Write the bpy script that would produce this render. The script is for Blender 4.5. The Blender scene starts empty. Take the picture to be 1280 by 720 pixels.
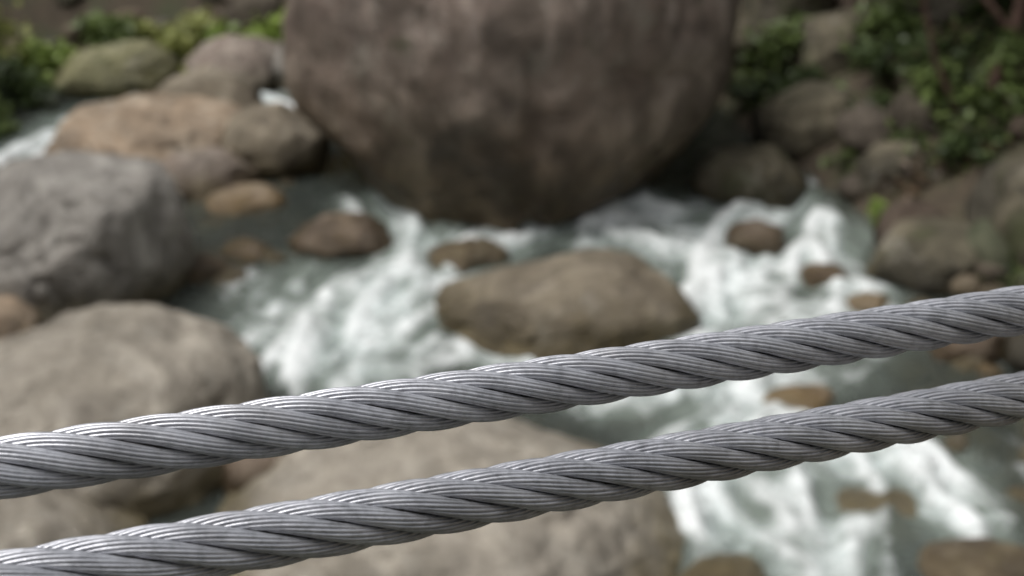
import bpy, math, bmesh
import numpy as np
from mathutils import Vector
rng=np.random.default_rng(7)
scene=bpy.context.scene
scene.view_settings.view_transform='Standard'
scene.view_settings.look='None'
scene.view_settings.exposure=0

# ---------------------------------------------------------------- helpers
def _h(ix,iy,iz):
    n=(ix*73856093)^(iy*19349663)^(iz*83492791)
    n=n&0xffffffff
    n=((n^(n>>13))*1274126177)&0xffffffff
    n=((n^(n>>16))*2246822519)&0xffffffff
    n=n^(n>>15)
    return (n&0xffffff)/float(0xffffff)*2-1
def vnoise(P):
    P=np.asarray(P,dtype=np.float64)
    i=np.floor(P).astype(np.int64); f=P-i; f=f*f*f*(f*(f*6-15)+10)
    x,y,z=i[:,0],i[:,1],i[:,2]; fx,fy,fz=f[:,0],f[:,1],f[:,2]
    def L(a,b,t): return a+(b-a)*t
    return L(L(L(_h(x,y,z),_h(x+1,y,z),fx),L(_h(x,y+1,z),_h(x+1,y+1,z),fx),fy),
             L(L(_h(x,y,z+1),_h(x+1,y,z+1),fx),L(_h(x,y+1,z+1),_h(x+1,y+1,z+1),fx),fy),fz)
def fbm(P,o=4,g=0.5):
    P=np.asarray(P,dtype=np.float64); s=np.zeros(len(P)); a=1.0; t=0
    for k in range(o):
        s+=a*vnoise(P*(2.03**k)+17.3*k); t+=a; a*=g
    return s/t
def mk_mesh(name,V,F,mat=None,cols=None,attr=None,smooth=True):
    V=np.asarray(V,dtype=np.float32); F=np.asarray(F,dtype=np.int32)
    me=bpy.data.meshes.new(name); n=F.shape[1]
    me.vertices.add(len(V)); me.vertices.foreach_set('co',V.ravel())
    me.loops.add(F.size); me.loops.foreach_set('vertex_index',F.ravel())
    me.polygons.add(len(F)); me.polygons.foreach_set('loop_start',np.arange(0,F.size,n,dtype=np.int32))
    me.update(calc_edges=True); me.validate()
    if smooth: me.polygons.foreach_set('use_smooth',np.ones(len(me.polygons),dtype=bool))
    if cols is not None:
        a=me.color_attributes.new('Col','FLOAT_COLOR','POINT')
        c=np.ones((len(V),4),dtype=np.float32); c[:,:3]=cols; a.data.foreach_set('color',c.ravel())
    if attr is not None:
        for k,v in attr.items():
            a=me.attributes.new(k,'FLOAT','POINT'); a.data.foreach_set('value',np.asarray(v,dtype=np.float32))
    if mat: me.materials.append(mat)
    o=bpy.data.objects.new(name,me); scene.collection.objects.link(o); return o
def grid(xs,ys):
    X,Y=np.meshgrid(xs,ys); nx,ny=len(xs),len(ys)
    idx=np.arange(nx*ny).reshape(ny,nx)
    F=np.stack([idx[:-1,:-1],idx[:-1,1:],idx[1:,1:],idx[1:,:-1]],-1).reshape(-1,4)
    return X.ravel(),Y.ravel(),F
_ico={}
def ico(s):
    if s not in _ico:
        bm=bmesh.new(); bmesh.ops.create_icosphere(bm,subdivisions=s,radius=1)
        V=np.array([v.co[:] for v in bm.verts]); F=np.array([[v.index for v in f.verts] for f in bm.faces]); bm.free()
        V/=np.linalg.norm(V,axis=1)[:,None]; _ico[s]=(V,F)
    return _ico[s]
def smooth01(x): x=np.clip(x,0,1); return x*x*(3-2*x)
def rock_shape(sub,r,cuts=7,rough=.10,box=2.4,cutd=(.78,.96)):
    V,F=ico(sub); p=V.copy()
    p/=((np.abs(p)**box).sum(1)**(1/box))[:,None]
    off=r.uniform(-50,50,3)
    p*=(1+rough*1.5*fbm(V*1.1+off,2))[:,None]
    for k in range(cuts):
        n=r.normal(size=3); n/=np.linalg.norm(n); d=r.uniform(*cutd)
        e=(p@n)-d; e=np.where(e>0,e,0); p-=np.outer(e*.85,n)
    rid=np.abs(fbm(V*2.4+off+9,3))
    p*=(1+rough*.45*fbm(V*3.2+off,3)-rough*.5*np.exp(-(rid/.07)**2)*smooth01(.5+fbm(V*1.3+off-4,2)*2)+rough*.14*fbm(V*11+off,2))[:,None]
    return p,F
def place(p,size,loc,rz=0,tx=0,ty=0):
    q=p*np.array(size)
    c,s=math.cos(tx),math.sin(tx); q=q@np.array([[1,0,0],[0,c,-s],[0,s,c]]).T
    c,s=math.cos(ty),math.sin(ty); q=q@np.array([[c,0,s],[0,1,0],[-s,0,c]]).T
    c,s=math.cos(rz),math.sin(rz); q=q@np.array([[c,-s,0],[s,c,0],[0,0,1]]).T
    return q+np.array(loc)

# ---------------------------------------------------------------- materials
class NT:
    def __init__(s,name):
        s.m=bpy.data.materials.new(name); s.m.use_nodes=True; s.t=s.m.node_tree; s.t.nodes.clear()
        s.out=s.n('ShaderNodeOutputMaterial')
    def n(s,ty,**k):
        x=s.t.nodes.new(ty)
        for a,b in k.items(): setattr(x,a,b)
        return x
    def l(s,a,b): s.t.links.new(a,b)
    def noise(s,vec,scale,detail=4,rough=.55,dist=0):
        x=s.n('ShaderNodeTexNoise'); x.inputs['Scale'].default_value=scale; x.inputs['Detail'].default_value=detail
        x.inputs['Roughness'].default_value=rough; x.inputs['Distortion'].default_value=dist; s.l(vec,x.inputs['Vector']); return x.outputs['Fac']
    def mapping(s,vec,scale,rot=(0,0,0)):
        x=s.n('ShaderNodeMapping'); x.inputs['Scale'].default_value=scale; x.inputs['Rotation'].default_value=rot; s.l(vec,x.inputs['Vector']); return x.outputs[0]
    def ramp(s,f,stops):
        x=s.n('ShaderNodeValToRGB'); e=x.color_ramp.elements
        while len(e)<len(stops): e.new(.5)
        for i,(p,c) in enumerate(stops):
            e[i].position=p; e[i].color=(c,c,c,1) if isinstance(c,(int,float)) else (*c,1)
        s.l(f,x.inputs[0]); return x.outputs[0]
    def mix(s,f,a,b,mode='MIX'):
        x=s.n('ShaderNodeMix',data_type='RGBA',blend_type=mode)
        if isinstance(f,(int,float)): x.inputs[0].default_value=f
        else: s.l(f,x.inputs[0])
        for v,i in ((a,6),(b,7)):
            if isinstance(v,tuple): x.inputs[i].default_value=(*v,1)
            else: s.l(v,x.inputs[i])
        return x.outputs[2]
    def math(s,op,a,b=0.0,c=None):
        x=s.n('ShaderNodeMath',operation=op)
        for v,i in ((a,0),(b,1),(c,2)):
            if v is None: continue
            if isinstance(v,(int,float)): x.inputs[i].default_value=v
            else: s.l(v,x.inputs[i])
        return x.outputs[0]
    def bump(s,h,st,d):
        x=s.n('ShaderNodeBump'); x.inputs['Strength'].default_value=st; x.inputs['Distance'].default_value=d; s.l(h,x.inputs['Height']); return x.outputs[0]

def rock_mat(name,c1,c2,c3=None,moss=0.0,usecol=False,wet=.16,scale=1.0,streak=.5,lichen=.45,dark=.55):
    t=NT(name); g=t.n('ShaderNodeNewGeometry'); pos=g.outputs['Position']
    big=t.noise(pos,1.5*scale,5,.62,.6); mid=t.noise(pos,6*scale,6,.65,.2); fine=t.noise(pos,45,4,.7)
    st=t.noise(t.mapping(pos,(2.4*scale,2.4*scale,1.1*scale),(.15,.5,0)),1.6,6,.68,.7)
    if usecol:
        a=t.n('ShaderNodeAttribute'); a.attribute_name='Col'
        base=a.outputs['Color']
        base=t.mix(t.ramp(mid,[(.35,0.),(.7,.4)]),base,(.13,.11,.085))
    else:
        base=t.mix(t.ramp(big,[(.38,0.),(.62,1.)]),c1,c2)
        if c3: base=t.mix(t.ramp(st,[(.48,0.),(.64,.9)]),base,c3)
        # dark algae stains
        dn=t.noise(pos,2.1*scale,6,.68,.9)
        base=t.mix(t.ramp(dn,[(.34,dark),(.47,0.)]),base,(.10,.083,.07))
    base=t.mix(streak,base,t.ramp(st,[(.28,.55),(.5,1.),(.72,1.35)]),'MULTIPLY')
    base=t.mix(.8,base,t.ramp(mid,[(.25,.52),(.5,.98),(.75,1.38)]),'MULTIPLY')
    base=t.mix(.6,base,t.ramp(fine,[(.3,.70),(.55,1.),(.75,1.2)]),'MULTIPLY')
    if not usecol:
        lich=t.ramp(t.noise(pos,3.6*scale,5,.65,.5),[(.58,0.),(.68,lichen)])
        base=t.mix(lich,base,(.42,.39,.335))
    sep=t.n('ShaderNodeSeparateXYZ'); t.l(pos,sep.inputs[0])
    if moss>0:
        mz=t.math('MULTIPLY_ADD',t.noise(pos,2.6,5,.6),1.6,-.62-(.5-moss))
        base=t.mix(t.ramp(mz,[(0.,0.),(.25,.85)]),base,(.065,.072,.03))
    hh=t.math('ADD',sep.outputs[2],t.math('MULTIPLY_ADD',mid,-.3,.15))
    wet_shade_f=t.ramp(t.math('DIVIDE',hh,wet*2.2),[(0.25,1.),(1.,0.)])
    base=t.mix(wet_shade_f,base,t.mix(1.0,base,(.42,.39,.28),'MULTIPLY'))  # wet tone at the waterline; on the giant, painted shade as well
    b=t.n('ShaderNodeBsdfPrincipled'); t.l(base,b.inputs['Base Color'])
    t.l(t.ramp(wet_shade_f,[(0.,.82),(1.,.28)]),b.inputs['Roughness'])
    b.inputs['Specular IOR Level'].default_value=.35
    hsum=t.math('ADD',t.math('MULTIPLY',mid,1.0),t.math('MULTIPLY',fine,.25))
    t.l(t.bump(hsum,.8,.09),b.inputs['Normal'])
    t.l(b.outputs[0],t.out.inputs[0]); return t.m

M_giant=rock_mat('rock_pink_granite',(.33,.255,.215),(.195,.155,.125),(.42,.35,.305),moss=.14,wet=.62,scale=.8,streak=.7,lichen=.45,dark=.7)  # tall low band here also paints underhang shade into the colour
M_pink=rock_mat('rock_pink',(.36,.285,.24),(.25,.205,.17),(.42,.365,.31),wet=.12)
M_grey=rock_mat('rock_grey',(.33,.305,.275),(.25,.23,.205),(.39,.365,.33),wet=.12,dark=.35)
M_tan =rock_mat('rock_tan',(.40,.355,.295),(.30,.265,.215),(.46,.415,.35),wet=.10,dark=.35)
M_olive=rock_mat('rock_olive',(.29,.245,.18),(.20,.165,.12),(.37,.32,.25),wet=.14,dark=.4)
M_brown=rock_mat('rock_brown',(.21,.15,.11),(.15,.115,.085),(.29,.225,.175),wet=.09)
M_orange=rock_mat('rock_orange',(.44,.325,.225),(.33,.26,.19),(.46,.38,.295),wet=.07,dark=.4)
M_moss=rock_mat('rock_mossy',(.32,.30,.16),(.21,.20,.11),(.36,.34,.22),moss=.22,wet=.08)
M_dark=rock_mat('rock_dark',(.12,.105,.07),(.065,.057,.04),(.21,.18,.125),moss=.24,wet=.08)  # dark rock, its colour also standing in for canopy shade on the right
M_mass=rock_mat('rock_mixed',None,None,usecol=True,wet=.06)

# ---------------------------------------------------------------- terrain (a wooded gorge)
def bank_edge(y): return np.interp(y,[-6,3,6.2,7.2,8.9,10,12,14],[4.2,3.6,3.15,2.75,2.15,1.75,1.3,1.0])
def ground_z(x,y):
    x=np.asarray(x,float); y=np.asarray(y,float)
    P=np.stack([x,y,np.zeros_like(x)],1)
    s1=x-bank_edge(y); s2=(y-11.5)*.9; s3=(-4.0-x)-np.clip(4-y,0,2)*.3; s4=(-7-y)*.9  # unseen rise behind the camera is added to block low sky light
    s=np.maximum(np.maximum(s1,s2),np.maximum(s3,s4))
    up=np.where(s>0,s*.62+np.clip(s-1.5,0,None)*.75,s*.35); up=np.where(up>14,14+(up-14)*.04,up)
    up=np.maximum(up,-.32)
    return up+.10*fbm(P*.9,4)+.03*fbm(P*5,2)-.02
def axis(lo,hi,st,far):
    a=np.arange(lo,hi,st); out=[]; d=st; v=hi
    while v<far: out.append(v); d*=1.3; v+=d
    neg=[]; d=st; v=lo-st
    while v>-far: neg.append(v); d*=1.3; v-=d
    return np.array(neg[::-1]+list(a)+out+[far])
X,Y,F=grid(axis(-6,6,.06,400),axis(2,16,.06,400))
t=NT('riverbed_soil'); g=t.n('ShaderNodeNewGeometry'); pos=g.outputs['Position']
n1=t.noise(pos,2,6,.6); n2=t.noise(pos,14,5,.7)
c=t.ramp(n1,[(.3,(.045,.032,.02)),(.5,(.08,.06,.038)),(.7,(.05,.06,.025))])
c=t.mix(.8,c,t.ramp(n2,[(.3,.5),(.6,1.1)]),'MULTIPLY')
b=t.n('ShaderNodeBsdfPrincipled'); t.l(c,b.inputs['Base Color']); b.inputs['Roughness'].default_value=.85
t.l(t.bump(n2,.7,.05),b.inputs['Normal']); t.l(b.outputs[0],t.out.inputs[0])
mk_mesh('ground',np.stack([X,Y,ground_z(X,Y)],1),F,t.m)

# ---------------------------------------------------------------- water
strokes=[
 [(-.98,8.72,.16,1.),(-.72,8.40,.20,1.),(-.50,8.12,.24,1.),(-.62,7.65,.34,1.),(-.85,7.25,.42,.95),(-.95,6.80,.42,.95),(-.75,6.35,.30,.7)],
 [(-.30,7.75,.22,.9),(-.75,7.40,.30,1.)],
 [(-1.25,7.65,.22,.6),(-1.35,6.95,.28,.65)],
 [(1.35,8.35,.28,1.),(.86,8.62,.26,1.),(.10,8.30,.22,1.),(-.30,7.95,.18,.8)],
 [(1.9,8.7,.2,.9),(1.45,8.35,.28,1.),(1.45,7.80,.32,1.),(1.25,7.35,.32,1.),(1.0,6.95,.26,.9)],
 [(.55,8.15,.20,.85),(1.10,7.95,.28,.9)],
 [(1.95,8.75,.18,1.),(2.05,8.2,.18,.9),(1.8,7.75,.25,.9),(2.1,7.4,.2,.8)],
 [(1.95,7.15,.26,.8),(1.55,6.75,.30,.95),(1.08,6.40,.30,1.),(.5,6.28,.16,1.)],
 [(1.2,6.3,.25,.8),(1.05,5.85,.28,1.),(.92,5.30,.22,1.),(1.1,4.95,.22,1.)],
 [(1.45,6.0,.22,.9),(1.95,5.62,.22,1.),(2.02,5.25,.18,.9)],
 [(1.3,5.75,.2,.9),(1.45,5.0,.22,.8),(1.3,4.7,.2,.7)],
 [(-3.15,10.8,.16,1.),(-3.45,10.0,.18,1.),(-3.65,9.3,.24,1.)],
 [(-2.0,10.75,.18,1.),(-1.75,10.35,.16,1.)],
 [(-.2,6.75,.16,.8),(.3,6.35,.14,.9)],
]
def foam_at(x,y,flow=False):
    f=np.zeros_like(x); vx=np.zeros_like(x)+.02; vy=np.zeros_like(x)-.05
    for st in strokes:
        for a,b_ in zip(st[:-1],st[1:]):
            dx,dy=b_[0]-a[0],b_[1]-a[1]; L2=dx*dx+dy*dy; L=math.sqrt(L2)
            u=np.clip(((x-a[0])*dx+(y-a[1])*dy)/L2,0,1)
            d=np.hypot(x-a[0]-u*dx,y-a[1]-u*dy); w=a[2]+(b_[2]-a[2])*u; s=a[3]+(b_[3]-a[3])*u
            k=s*np.exp(-(d/(w*1.15))**2); f=np.maximum(f,k)
            k2=np.exp(-(d/(w*1.6))**2); vx+=k2*dx/L; vy+=k2*dy/L
    return (f,vx,vy) if flow else f
xs=np.arange(-4.6,3.6,.02); ys=np.arange(4,12.4,.02)
XX,YY=np.meshgrid(xs,ys); P=np.stack([XX.ravel(),YY.ravel(),0*XX.ravel()],1)
_,vx,vy=foam_at(P[:,0],P[:,1],True)
vx+=.55*np.hypot(vx,vy)*fbm(P*1.8+3,2); vy+=.55*np.hypot(vx,vy)*fbm(P*1.8+57,2)
sp=np.hypot(vx,vy); vx/=sp; vy/=sp
vx=vx.reshape(XX.shape); vy=vy.reshape(XX.shape)
src=(fbm(P*11+7,3)).reshape(XX.shape)
iy0,ix0=np.indices(XX.shape); acc=src.copy(); 
for sg in (1,-1):
    fy=iy0.astype(float); fx=ix0.astype(float)
    for k in range(12):
        jy=np.clip(fy.astype(int),0,len(ys)-1); jx=np.clip(fx.astype(int),0,len(xs)-1)
        fy=fy+sg*vy[jy,jx]; fx=fx+sg*vx[jy,jx]
        jy=np.clip(np.rint(fy).astype(int),0,len(ys)-1); jx=np.clip(np.rint(fx).astype(int),0,len(xs)-1)
        acc+=src[jy,jx]
acc/=acc.std()
def bl(A):
    for ax in (0,1): A=(np.roll(A,1,ax)+2*A+np.roll(A,-1,ax))/4
    return A
acc=bl(acc)
xa=np.concatenate([[-60,-30,-15,-8,-6,-5],xs,[4.2,5,7,12,30,60]]); ya=np.concatenate([[-60,-30,-10,-2,1,3],ys,[13,15,20,40]])
X,Y,F=grid(xa,ya)
streak=np.zeros((len(ya),len(xa))); streak[6:6+len(ys),6:6+len(xs)]=acc; streak=streak.ravel()
P=np.stack([X,Y,0*X],1)
wx=X+.14*fbm(P*2.4+9,3); wy=Y+.14*fbm(P*2.4+31,3)
foam=foam_at(wx,wy)
Z=.012*fbm(P*2.5,3)+foam*(.07*fbm(P*3.2+5,3)+.05*np.abs(fbm(P*8+3,3))+.022*streak+.02)+.003*streak
t=NT('stream_water'); g=t.n('ShaderNodeNewGeometry'); pos=g.outputs['Position']
at=t.n('ShaderNodeAttribute'); at.attribute_name='foam'
as_=t.n('ShaderNodeAttribute'); as_.attribute_name='streak'
nn=t.noise(pos,3.0,9,.62,1.0); nf=t.noise(pos,18,6,.7,.6)
fm=t.math('ADD',t.math('MULTIPLY',at.outputs['Fac'],.93),t.math('MULTIPLY_ADD',nn,1.8,-1.18))
fm=t.math('ADD',fm,t.math('MULTIPLY',as_.outputs['Fac'],.18))
fm=t.math('ADD',fm,t.math('MULTIPLY_ADD',nf,.4,-.18))
ff=t.ramp(fm,[(.12,0.),(.38,.42),(.76,1.)])
foamc=t.mix(t.ramp(t.math('ADD',nf,t.math('MULTIPLY',as_.outputs['Fac'],.12)),[(.32,0.),(.66,1.)]),(.54,.61,.595),(.84,.865,.86))
df=t.n('ShaderNodeBsdfPrincipled'); t.l(foamc,df.inputs['Base Color']); df.inputs['Roughness'].default_value=.5
teal=t.n('ShaderNodeBsdfDiffuse'); teal.inputs[0].default_value=(.215,.25,.22,1)
tr=t.n('ShaderNodeBsdfTransparent'); tr.inputs[0].default_value=(.70,.70,.60,1)
m1=t.n('ShaderNodeMixShader'); t.l(t.ramp(at.outputs['Fac'],[(.0,.18),(.5,.80)]),m1.inputs[0]); t.l(tr.outputs[0],m1.inputs[1]); t.l(teal.outputs[0],m1.inputs[2])
gl=t.n('ShaderNodeBsdfGlossy'); gl.inputs['Roughness'].default_value=.14
fr=t.n('ShaderNodeFresnel'); fr.inputs[0].default_value=1.33
m2=t.n('ShaderNodeMixShader'); t.l(fr.outputs[0],m2.inputs[0]); t.l(m1.outputs[0],m2.inputs[1]); t.l(gl.outputs[0],m2.inputs[2])
m3=t.n('ShaderNodeMixShader'); t.l(ff,m3.inputs[0]); t.l(m2.outputs[0],m3.inputs[1]); t.l(df.outputs[0],m3.inputs[2])
bp=t.bump(t.math('ADD',nn,t.math('MULTIPLY',nf,.4)),.5,.08)
for s_ in (df,teal,gl,fr): t.l(bp,s_.inputs['Normal'])
t.l(m3.outputs[0],t.out.inputs[0])
mk_mesh('stream_water',np.stack([X,Y,Z],1),F,t.m,attr={'foam':foam,'streak':streak})

# ---------------------------------------------------------------- named boulders (world metres)
def boulder(name,loc,size,mat,rz=0,tx=0,ty=0,seed=0,cuts=7,rough=.10,box=2.4,sub=6,fn=None,cutd=(.78,.96)):
    r=np.random.default_rng(seed); p,F=rock_shape(sub,r,cuts,rough,box,cutd)
    if fn: p=fn(p)
    return mk_mesh(name,place(p,size,loc,rz,tx,ty),F,mat)
def giant(p):
    x,y,z=p[:,0],p[:,1],p[:,2]
    c=.10-.20*z+.05*np.sin(z*5)
    seam=np.exp(-((x-c)/.055)**2)*(y<0)*smooth01(.55-z)
    lobe=np.exp(-((x-.46)/.30)**2-((z+.25)/.5)**2)*(y<0)
    lobe2=np.exp(-((x+.40)/.35)**2-((z-.15)/.6)**2)*(y<0)
    k=1-.055*seam+.07*lobe+.035*lobe2+.05*fbm(p*2.0+3,3)
    q=p*k[:,None]
    low=smooth01(-z*1.1)
    q[:,0]=q[:,0]*(1-.22*low)-.15*low      # foot undercut, leaning to the left
    return q
boulder('giant_boulder',(0.0,9.40,.90),(1.53,1.38,1.48),M_giant,seed=11,cuts=7,rough=.10,box=2.25,fn=giant,cutd=(.84,.97))
B=[
 ((-2.62,7.62,.15),(.72,.58,.66),M_grey,.1,0,.12,21),
 ((-2.15,5.95,-.02),(.94,.82,.56),M_tan,.2,0,-.10,22),
 ((-.31,5.13,-.02),(1.10,.86,.44),M_tan,-.05,0,.03,223),
 ((-2.35,4.95,-.02),(.80,.52,.34),M_tan,.1,0,0,24),
 ((.31,7.20,-.02),(.80,.55,.30),M_olive,.30,0,.0,25),
 ((-2.90,6.95,.0),(.27,.28,.22),M_orange,.3,0,0,26),
 ((-1.12,8.15,-.02),(.36,.27,.17),M_brown,.1,0,0,27),
 ((-.28,8.0,-.05),(.26,.20,.13),M_pink,.4,0,0,28),
 ((1.56,8.12,.0),(.19,.17,.16),M_brown,0,0,0,29),
 ((1.90,7.62,.0),(.17,.14,.11),M_brown,0,0,0,30),
 ((2.06,7.25,.0),(.15,.12,.09),M_orange,0,0,0,31),
 ((2.55,7.75,.05),(.38,.32,.26),M_dark,.3,0,0,132),
 ((1.62,8.95,.05),(.36,.30,.26),M_dark,.1,0,0,33),
 ((2.52,6.8,.0),(.24,.2,.17),M_brown,.2,0,0,34),
 ((1.50,6.3,-.03),(.19,.14,.09),M_orange,.1,0,0,35),
 ((1.29,5.40,-.09),(.20,.18,.10),M_tan,.1,0,0,36),
 ((1.70,5.38,-.08),(.27,.22,.11),M_tan,.4,0,0,37),
 ((2.10,4.92,-.04),(.32,.2,.12),M_pink,.1,0,0,38),
 ((.93,4.80,-.04),(.2,.2,.12),M_olive,.1,0,0,39),
 ((-2.65,9.50,.02),(.80,.60,.42),M_orange,.1,0,0,40),
 ((-2.15,9.05,-.02),(.42,.34,.24),M_pink,.1,0,0,140),
 ((-2.28,10.15,.12),(.42,.34,.34),M_olive,.1,0,0,41),
 ((-1.70,9.45,.10),(.38,.33,.34),M_olive,.1,0,0,42),
 ((-1.80,8.75,-.02),(.27,.22,.12),M_orange,.3,0,0,43),
 ((-1.88,7.72,-.02),(.17,.15,.12),M_brown,.3,0,0,44),
 ((-3.25,11.1,.06),(.52,.38,.26),M_moss,.3,0,0,45),
 ((-2.22,11.1,.12),(.42,.32,.28),M_pink,.3,0,0,46),
 ((-1.55,11.0,.12),(.36,.34,.32),M_grey,.3,0,0,47),
 ((-3.95,9.0,.0),(.40,.4,.3),M_grey,.3,0,0,49),
 ((-1.20,5.55,-.02),(.22,.2,.22),M_brown,.3,0,0,50),
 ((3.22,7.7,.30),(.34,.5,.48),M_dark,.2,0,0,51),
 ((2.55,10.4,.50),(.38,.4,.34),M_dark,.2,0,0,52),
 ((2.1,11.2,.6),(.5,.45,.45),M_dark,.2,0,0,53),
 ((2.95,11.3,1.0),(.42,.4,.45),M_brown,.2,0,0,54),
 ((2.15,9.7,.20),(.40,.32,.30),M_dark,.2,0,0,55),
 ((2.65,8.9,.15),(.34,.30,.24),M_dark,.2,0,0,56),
]
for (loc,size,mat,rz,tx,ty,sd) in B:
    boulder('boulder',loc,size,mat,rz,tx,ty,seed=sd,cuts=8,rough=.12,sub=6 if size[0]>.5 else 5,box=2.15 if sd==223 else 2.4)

# ---------------------------------------------------------------- rubble masses
def rubble(name,pts,palette,sub=4,seed=1):
    r=np.random.default_rng(seed); VV=[];FF=[];CC=[];o=0
    for (x,y,z,s) in pts:
        p,F=rock_shape(sub,r,6,.14,2.4); q=place(p,(s*r.uniform(.8,1.3),s*r.uniform(.7,1.1),s*r.uniform(.5,.85)),(x,y,z),r.uniform(0,6.28),r.uniform(-.3,.3),r.uniform(-.3,.3))
        c=np.array(palette[r.integers(len(palette))])*r.uniform(.75,1.2)
        VV.append(q);FF.append(F+o);CC.append(np.tile(np.clip(c,0,1),(len(q),1))); o+=len(q)
    return mk_mesh(name,np.concatenate(VV),np.concatenate(FF),M_mass,cols=np.concatenate(CC))
r=np.random.default_rng(5)
pts=[]
while len(pts)<700:
    x=r.uniform(-4.3,3.3); y=r.uniform(4.2,12)
    s=r.uniform(.05,.15)
    fo=float(foam_at(np.array([x]),np.array([y]))[0])
    gzv=float(ground_z([x],[y])[0]); z=gzv+s*.3
    if gzv>-.15 and x>.8 and y>7.5: continue
    if fo>.3: z=min(z,-.25)
    elif gzv<-.05: z=min(z,-s*.9)
    pts.append((x,y,z,s))
for k in range(34):
    if k<18: x=r.uniform(2.1,3.1); y=r.uniform(4.7,7.3)
    else: x=r.uniform(-2.4,-1.5); y=r.uniform(7.6,10)
    fo=float(foam_at(np.array([x]),np.array([y]))[0])
    if fo>.3: continue
    s=r.uniform(.08,.18); pts.append((x,y,-s*.4,s))
rubble('river_cobbles',pts,[(.25,.20,.14),(.20,.165,.125),(.29,.25,.20),(.26,.23,.20),(.29,.22,.155),(.18,.165,.135)],4,3)
pts=[]
while len(pts)<330:
    x=r.uniform(-6,6); y=r.uniform(5.5,15)
    z=float(ground_z([x],[y])[0])
    if z<.0 or (x<-3.3 and r.random()<.7) or (x>1.5 and r.random()<.35): continue
    s=r.uniform(.10,.34); pts.append((x,y,z+s*.0,s))
rubble('bank_rocks',pts,[(.08,.055,.040),(.10,.08,.058),(.06,.058,.035),(.08,.09,.05),(.125,.10,.078),(.045,.040,.028)],4,9)  # palette darkened in place of shade under the right-bank canopy

# ---------------------------------------------------------------- foliage
t=NT('leaf'); at=t.n('ShaderNodeAttribute'); at.attribute_name='Col'
b=t.n('ShaderNodeBsdfPrincipled'); t.l(at.outputs['Color'],b.inputs['Base Color']); b.inputs['Roughness'].default_value=.45
tl=t.n('ShaderNodeBsdfTranslucent'); t.l(at.outputs['Color'],tl.inputs[0])
mx=t.n('ShaderNodeMixShader'); mx.inputs[0].default_value=.3; t.l(b.outputs[0],mx.inputs[1]); t.l(tl.outputs[0],mx.inputs[2]); t.l(mx.outputs[0],t.out.inputs[0])
M_leaf=t.m
t=NT('bark'); g=t.n('ShaderNodeNewGeometry')
c=t.ramp(t.noise(g.outputs['Position'],18,5,.6),[(.3,(.05,.026,.02)),(.7,(.13,.075,.055))])
b=t.n('ShaderNodeBsdfPrincipled'); t.l(c,b.inputs['Base Color']); b.inputs['Roughness'].default_value=.8; t.l(b.outputs[0],t.out.inputs[0])
M_bark=t.m
def leaves(name,C,size,col,r,parent=None):
    n=len(C); C=np.asarray(C)
    d=r.normal(size=(n,3)); d[:,2]=d[:,2]*.4; d/=np.linalg.norm(d,axis=1)[:,None]
    up=r.normal(size=(n,3))*.5+np.array([0,0,1]); sd=np.cross(d,up); sd/=np.linalg.norm(sd,axis=1)[:,None]; nn=np.cross(sd,d)
    L=(size*r.uniform(.6,1.4,n))[:,None]; W=L*.28
    V=np.stack([C-d*L*.5,C-d*L*.1+sd*W+nn*L*.06,C+d*L*.5-nn*L*.1,C-d*L*.1-sd*W+nn*L*.06],1).reshape(-1,3)
    i=np.arange(n)*4; F=np.concatenate([np.stack([i,i+1,i+2],1),np.stack([i,i+2,i+3],1)])
    cc=np.repeat(np.asarray(col),4,axis=0)
    o=mk_mesh(name,V,F,M_leaf,cols=cc,smooth=False)
    if parent: o.parent=parent
    return o
def tube(name,pts,rad,mat,parent=None,k=8):
    pts=np.array(pts,float); n=len(pts)
    tt=np.linspace(0,n-1,(n-1)*8+1); P=np.stack([np.interp(tt,range(n),pts[:,i]) for i in range(3)],1)
    P+=.015*np.stack([fbm(P*4+i*9,2) for i in range(3)],1)
    R=np.interp(tt,range(n),rad); T=np.gradient(P,axis=0); T/=np.linalg.norm(T,axis=1)[:,None]
    A=np.cross(T,[.3,1,.1]); A/=np.linalg.norm(A,axis=1)[:,None]; Bn=np.cross(T,A)
    an=np.arange(k)/k*2*math.pi
    V=(P[:,None]+R[:,None,None]*(np.cos(an)[None,:,None]*A[:,None]+np.sin(an)[None,:,None]*Bn[:,None])).reshape(-1,3)
    m=len(P); F=[]
    for i in range(m-1):
        for j in range(k): F.append((i*k+j,i*k+(j+1)%k,(i+1)*k+(j+1)%k,(i+1)*k+j))
    o=mk_mesh(name,V,F,mat)
    if parent: o.parent=parent
    return o
def shrub(loc,rad,n,size,cA,cB,seed,stems=6,name='shrub'):
    r=np.random.default_rng(seed)
    e=bpy.data.objects.new(name,None); scene.collection.objects.link(e)
    ncl=max(6,n//45); cl=r.normal(size=(ncl,3)); cl/=np.linalg.norm(cl,axis=1)[:,None]; cl*=r.uniform(.3,1,(ncl,1))**.6
    cl=cl*np.array(rad); cl[:,2]=np.abs(cl[:,2])
    cid=r.integers(ncl,size=n); C=cl[cid]+r.normal(size=(n,3))*np.array(rad)*.17+np.array(loc)
    w=np.clip(r.uniform(0,1,ncl)[cid]*.7+r.uniform(0,.3,n),0,1)[:,None]
    col=np.array(cA)*(1-w)+np.array(cB)*w
    leaves('foliage',C,size,col,r,e)
    for k in range(stems):
        q=cl[k%ncl]+np.array(loc); b0=np.array(loc)+np.array([r.uniform(-.05,.05),r.uniform(-.05,.05),-.1])
        tube('stem_%d'%k,[b0,(b0+q)/2+r.normal(size=3)*.03,q],[.012,.008,.003],M_bark,e,6)
    return e
BR=((.13,.20,.03),(.42,.53,.13)); DK=((.018,.03,.010),(.095,.135,.045)); MD=((.05,.08,.02),(.22,.285,.09)); YL=((.16,.18,.04),(.48,.50,.19))
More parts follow.
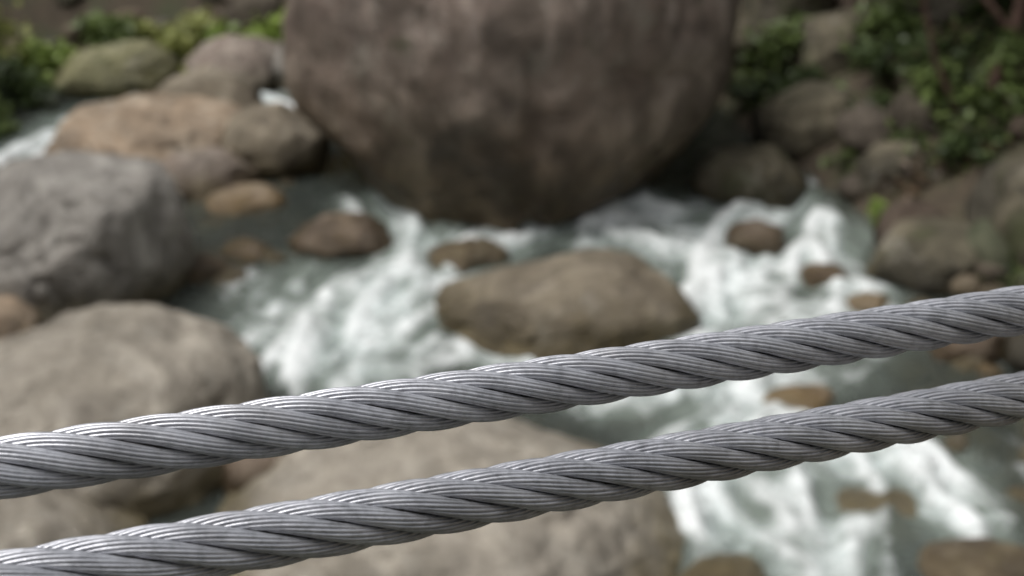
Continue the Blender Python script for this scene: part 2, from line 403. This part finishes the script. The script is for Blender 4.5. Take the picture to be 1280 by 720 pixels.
def gz(x,y): return float(ground_z([x],[y])[0])
SH=[(-2.85,11.75,(.40,.28,.28),650,.11,YL),(-2.2,11.65,(.40,.25,.28),750,.11,BR),(-1.75,11.85,(.32,.3,.25),450,.10,BR),(-3.4,11.7,(.4,.3,.28),600,.10,MD),
    (-3.9,11.3,(.42,.35,.30),800,.10,BR),(-4.0,10.6,(.42,.34,.36),800,.09,DK),(-4.4,11.0,(.45,.4,.4),800,.09,YL),(-4.1,10.0,(.34,.3,.34),600,.08,MD),(-4.35,10.4,(.3,.3,.5),600,.09,BR),
    (-2.75,11.35,(.26,.15,.14),220,.08,YL),(-3.55,10.75,(.2,.2,.14),200,.07,DK),(-1.2,13.2,(.8,.5,.6),900,.10,DK),
    (2.9,9.6,(.40,.35,.35),600,.08,DK),(3.2,10.3,(.5,.4,.5),1000,.09,MD),(3.6,9.6,(.5,.4,.6),800,.09,DK),(2.3,10.5,(.4,.35,.3),600,.08,MD),
    (3.0,9.1,(.34,.26,.30),480,.08,MD),(2.55,9.35,(.26,.2,.2),350,.07,DK),(3.0,8.5,(.24,.2,.2),320,.07,DK),(2.42,8.35,(.10,.09,.16),140,.06,BR),(3.9,8.6,(.4,.4,.7),900,.08,DK),(1.75,11.6,(.5,.4,.4),700,.09,DK),
    (2.75,10.1,(.35,.3,.4),500,.08,MD),(2.2,10.0,(.28,.2,.22),320,.07,DK),(1.9,10.3,(.3,.25,.25),350,.07,DK),(3.4,11.5,(.6,.5,.5),900,.08,DK),(1.35,10.6,(.25,.3,.3),260,.06,DK),(2.6,12.2,(.7,.5,.5),900,.08,DK),(3.45,8.15,(.32,.3,.4),500,.07,DK),(3.3,8.85,(.3,.3,.4),450,.08,MD),(4.2,10.5,(.6,.6,.8),1000,.09,DK)]
for i,(x,y,rd,n,s,(a,b_)) in enumerate(SH): shrub((x,y,gz(x,y)+.02),rd,n,s,a,b_,100+i)
# low creeping undergrowth and leaf litter over the right bank
rr=np.random.default_rng(80); x=rr.uniform(1.2,5.5,26000); y=rr.uniform(6.8,13.5,26000); zz=ground_z(x,y)
pm=fbm(np.stack([x,y,0*x],1)*1.7+4,3); k=(zz>.06)&(pm>-.08); x,y,zz,pm=x[k],y[k],zz[k],pm[k]
zz=zz+rr.uniform(0,1,len(x))**1.5*(.12+.40*np.clip(pm,0,1))
w=rr.uniform(0,1,len(x))[:,None]**1.6; lit=(fbm(np.stack([x,y,0*x],1)*3+40,2)>.12)[:,None]
col=np.where(lit,np.array((.07,.045,.03))*(1-w)+np.array((.21,.145,.09))*w,np.array(DK[0])*(1-w)+np.array(MD[1])*w)
leaves('undergrowth',np.stack([x,y,zz],1),.075,col,rr)

# overhanging tree on the right bank
tree=bpy.data.objects.new('riverbank_tree',None); scene.collection.objects.link(tree)
tube('trunk',[(3.12,9.0,.15),(3.16,9.0,.55),(3.27,8.95,1.1),(3.30,9.0,1.7),(3.5,9.2,2.6),(3.9,9.6,3.8)],[.06,.055,.045,.04,.035,.02],M_bark,tree,10)
tube('limb_1',[(3.14,9.0,.35),(2.95,8.98,.62),(2.78,9.0,.95),(2.66,9.05,1.4),(2.6,9.3,2.2),(2.4,9.6,3.0)],[.026,.024,.02,.018,.014,.01],M_bark,tree)
tube('limb_2',[(3.27,8.95,1.1),(3.05,9.0,1.35),(2.9,9.3,1.9),(2.9,9.6,2.7)],[.025,.022,.018,.01],M_bark,tree)
tube('limb_3',[(3.2,9.0,.6),(3.4,8.8,.8),(3.5,8.6,1.2),(3.7,8.5,1.9)],[.03,.025,.02,.012],M_bark,tree)
rr=np.random.default_rng(77); cl=np.stack([rr.uniform(1.8,5.2,80),rr.uniform(8.8,12.5,80),rr.uniform(2.5,4.4,80)],1)
cid=rr.integers(80,size=9000); C=cl[cid]+rr.normal(size=(9000,3))*.24; w=rr.uniform(0,1,80)[cid][:,None]
leaves('crown',C,.12,np.array(DK[0])*(1-w)+np.array(MD[1])*w,rr,tree)

# forest on the gorge slopes (mass of foliage; unseen sides added to dim low sky light)
rr=np.random.default_rng(78); n=16000
a=rr.uniform(-math.pi,math.pi,n); R=rr.uniform(11,24,n); x=np.sin(a)*R; y=np.cos(a)*R
k=(np.abs(x)>7)|(y>15)|(y<-9); x=x[k]; y=y[k]
z=ground_z(x,y)+np.abs(rr.normal(size=len(x)))*1.4*(1+.5*fbm(np.stack([x,y,0*x],1)*.4,2))
w=smooth01(.5+fbm(np.stack([x,y,z],1)*.8,3))[:,None]
leaves('forest_foliage',np.stack([x,y,z],1),.55,np.array(DK[0])*(1-w)+np.array(MD[1])*w,rr)

# ---------------------------------------------------------------- wire ropes
t=NT('galvanised_steel'); g=t.n('ShaderNodeNewGeometry'); pos=g.outputs['Position']
n1=t.noise(pos,60,5,.6); n2=t.noise(pos,900,3,.7); n3=t.noise(pos,260,4,.7); n4=t.noise(pos,25,4,.6)
c=t.ramp(n1,[(.3,(.40,.405,.435)),(.55,(.53,.535,.57)),(.75,(.63,.635,.67))])
c=t.mix(.7,c,t.ramp(n3,[(.3,.62),(.5,1.),(.7,1.15)]),'MULTIPLY')
c=t.mix(t.ramp(n2,[(.62,0.),(.72,.6)]),c,(.74,.74,.77))
c=t.mix(t.ramp(t.math('ADD',n4,t.math('MULTIPLY',n3,.3)),[(.68,0.),(.84,.35)]),c,(.27,.26,.25))
b=t.n('ShaderNodeBsdfPrincipled'); t.l(c,b.inputs['Base Color']); b.inputs['Metallic'].default_value=.70
t.l(t.ramp(n3,[(.3,.28),(.7,.46)]),b.inputs['Roughness'])
t.l(t.bump(n2,.3,.0003),b.inputs['Normal']); t.l(b.outputs[0],t.out.inputs[0]); M_steel=t.m
t=NT('rope_core'); b=t.n('ShaderNodeBsdfPrincipled'); g=t.n('ShaderNodeNewGeometry')
t.l(t.ramp(t.noise(g.outputs['Position'],300),[(.3,(.02,.02,.02)),(.7,(.05,.045,.04))]),b.inputs['Base Color']); b.inputs['Roughness'].default_value=.9; t.l(b.outputs[0],t.out.inputs[0]); M_core=t.m

def wire_rope(L,R,D,lay,gamma,phase,seed,t0=-1.5,t1=2.3,ds=.003,nw=12):
    r=np.random.default_rng(seed); L=np.array(L);R=np.array(R)
    root=bpy.data.objects.new('steel_wire_rope',None); scene.collection.objects.link(root)
    ln=np.linalg.norm(R-L); n=int(ln*(t1-t0)/ds); tt=np.linspace(t0,t1,n)
    C=L+(R-L)*tt[:,None]; C[:,2]+=.0020*(tt-.5)**2
    s=(tt-t0)*ln
    T=np.gradient(C,axis=0); T/=np.linalg.norm(T,axis=1)[:,None]
    U=np.cross([0,0,1.],T); U/=np.linalg.norm(U,axis=1)[:,None]; W=np.cross(T,U)
    rs=D/6*.94; Rc=D/2-rs
    sw=math.sin(math.pi/nw); rw=rs*sw/(1+sw); rc=rs-rw
    fr=np.array([-1,-.84,-.5,0,.5,.84]); dl=fr*math.pi/nw
    prof=rc*np.cos(dl)+np.sqrt(np.maximum(rw**2-(rc*np.sin(dl))**2,0))
    ang=(np.arange(nw)[:,None]*2*math.pi/nw+dl[None]).ravel()
    for k in range(6):
        jit=1+r.normal(size=nw)*.010
        pr=(prof[None]*jit[:,None]).ravel()
        wob=.012*np.interp(s,np.linspace(0,s[-1],30),r.normal(size=30))
        ph=phase+k*math.pi/3+2*math.pi*s/lay+wob
        N=np.cos(ph)[:,None]*U+np.sin(ph)[:,None]*W
        S=C+N*Rc
        Ts=np.gradient(S,axis=0); Ts/=np.linalg.norm(Ts,axis=1)[:,None]
        Nn=N-(N*Ts).sum(1)[:,None]*Ts; Nn/=np.linalg.norm(Nn,axis=1)[:,None]
        Bn=np.cross(Ts,Nn)
        a=ang[None]-(math.tan(gamma)/rs*s)[:,None]+r.uniform(0,6)
        V=S[:,None]+pr[None,:,None]*(np.cos(a)[...,None]*Nn[:,None]+np.sin(a)[...,None]*Bn[:,None])
        m=len(ang); i=np.arange(n-1)[:,None]*m; j=np.arange(m)[None]; j2=(j+1)%m
        F=np.stack([i+j,i+j2,i+m+j2,i+m+j],-1).reshape(-1,4)
        mk_mesh('strand_%d'%(k+1),V.reshape(-1,3),F,M_steel).parent=root
    an=np.arange(16)/16*2*math.pi
    V=C[:,None]+Rc*.88*(np.cos(an)[None,:,None]*U[:,None]+np.sin(an)[None,:,None]*W[:,None])
    i=np.arange(n-1)[:,None]*16; j=np.arange(16)[None]; j2=(j+1)%16
    mk_mesh('core',V.reshape(-1,3),np.stack([i+j,i+j2,i+16+j2,i+16+j],-1).reshape(-1,4),M_core).parent=root
wire_rope((-.1663,.3802,3.7310),(.2134,.5192,3.7133),.0208,.124,math.radians(12),.3,1)
wire_rope((-.1541,.3357,3.7198),(.2106,.4955,3.6858),.0208,.129,math.radians(18),1.1,2)

# ---------------------------------------------------------------- light
w=bpy.data.worlds.new('World'); scene.world=w; w.use_nodes=True; nt=w.node_tree; nt.nodes.clear()
sky=nt.nodes.new('ShaderNodeTexSky'); sky.sky_type='NISHITA'; sky.sun_disc=False
el,rot=math.radians(62),math.radians(-100)
sky.sun_elevation=el; sky.sun_rotation=rot; sky.dust_density=4; sky.air_density=1.2
hs=nt.nodes.new('ShaderNodeHueSaturation'); hs.inputs['Saturation'].default_value=.20
bg=nt.nodes.new('ShaderNodeBackground'); bg.inputs[1].default_value=.15
o=nt.nodes.new('ShaderNodeOutputWorld'); nt.links.new(sky.outputs[0],hs.inputs['Color']); nt.links.new(hs.outputs[0],bg.inputs[0]); nt.links.new(bg.outputs[0],o.inputs[0])
sd=bpy.data.lights.new('sun','SUN'); sd.energy=2.1; sd.angle=math.radians(25); sd.color=(1,.985,.96)
so=bpy.data.objects.new('sun',sd); scene.collection.objects.link(so)
dirv=Vector((math.sin(rot)*math.cos(el),math.cos(rot)*math.cos(el),math.sin(el)))
so.rotation_euler=dirv.to_track_quat('Z','Y').to_euler(); so.location=dirv*20

# ---------------------------------------------------------------- camera
cd=bpy.data.cameras.new('camera'); cd.lens=50; cd.sensor_width=36; cd.clip_start=.02; cd.clip_end=1500
cd.dof.use_dof=True; cd.dof.focus_distance=.515; cd.dof.aperture_fstop=10.5; cd.dof.aperture_blades=0
co=bpy.data.objects.new('camera',cd); scene.collection.objects.link(co)
co.location=(0,0,4); co.rotation_euler=(math.radians(62),0,0); scene.camera=co
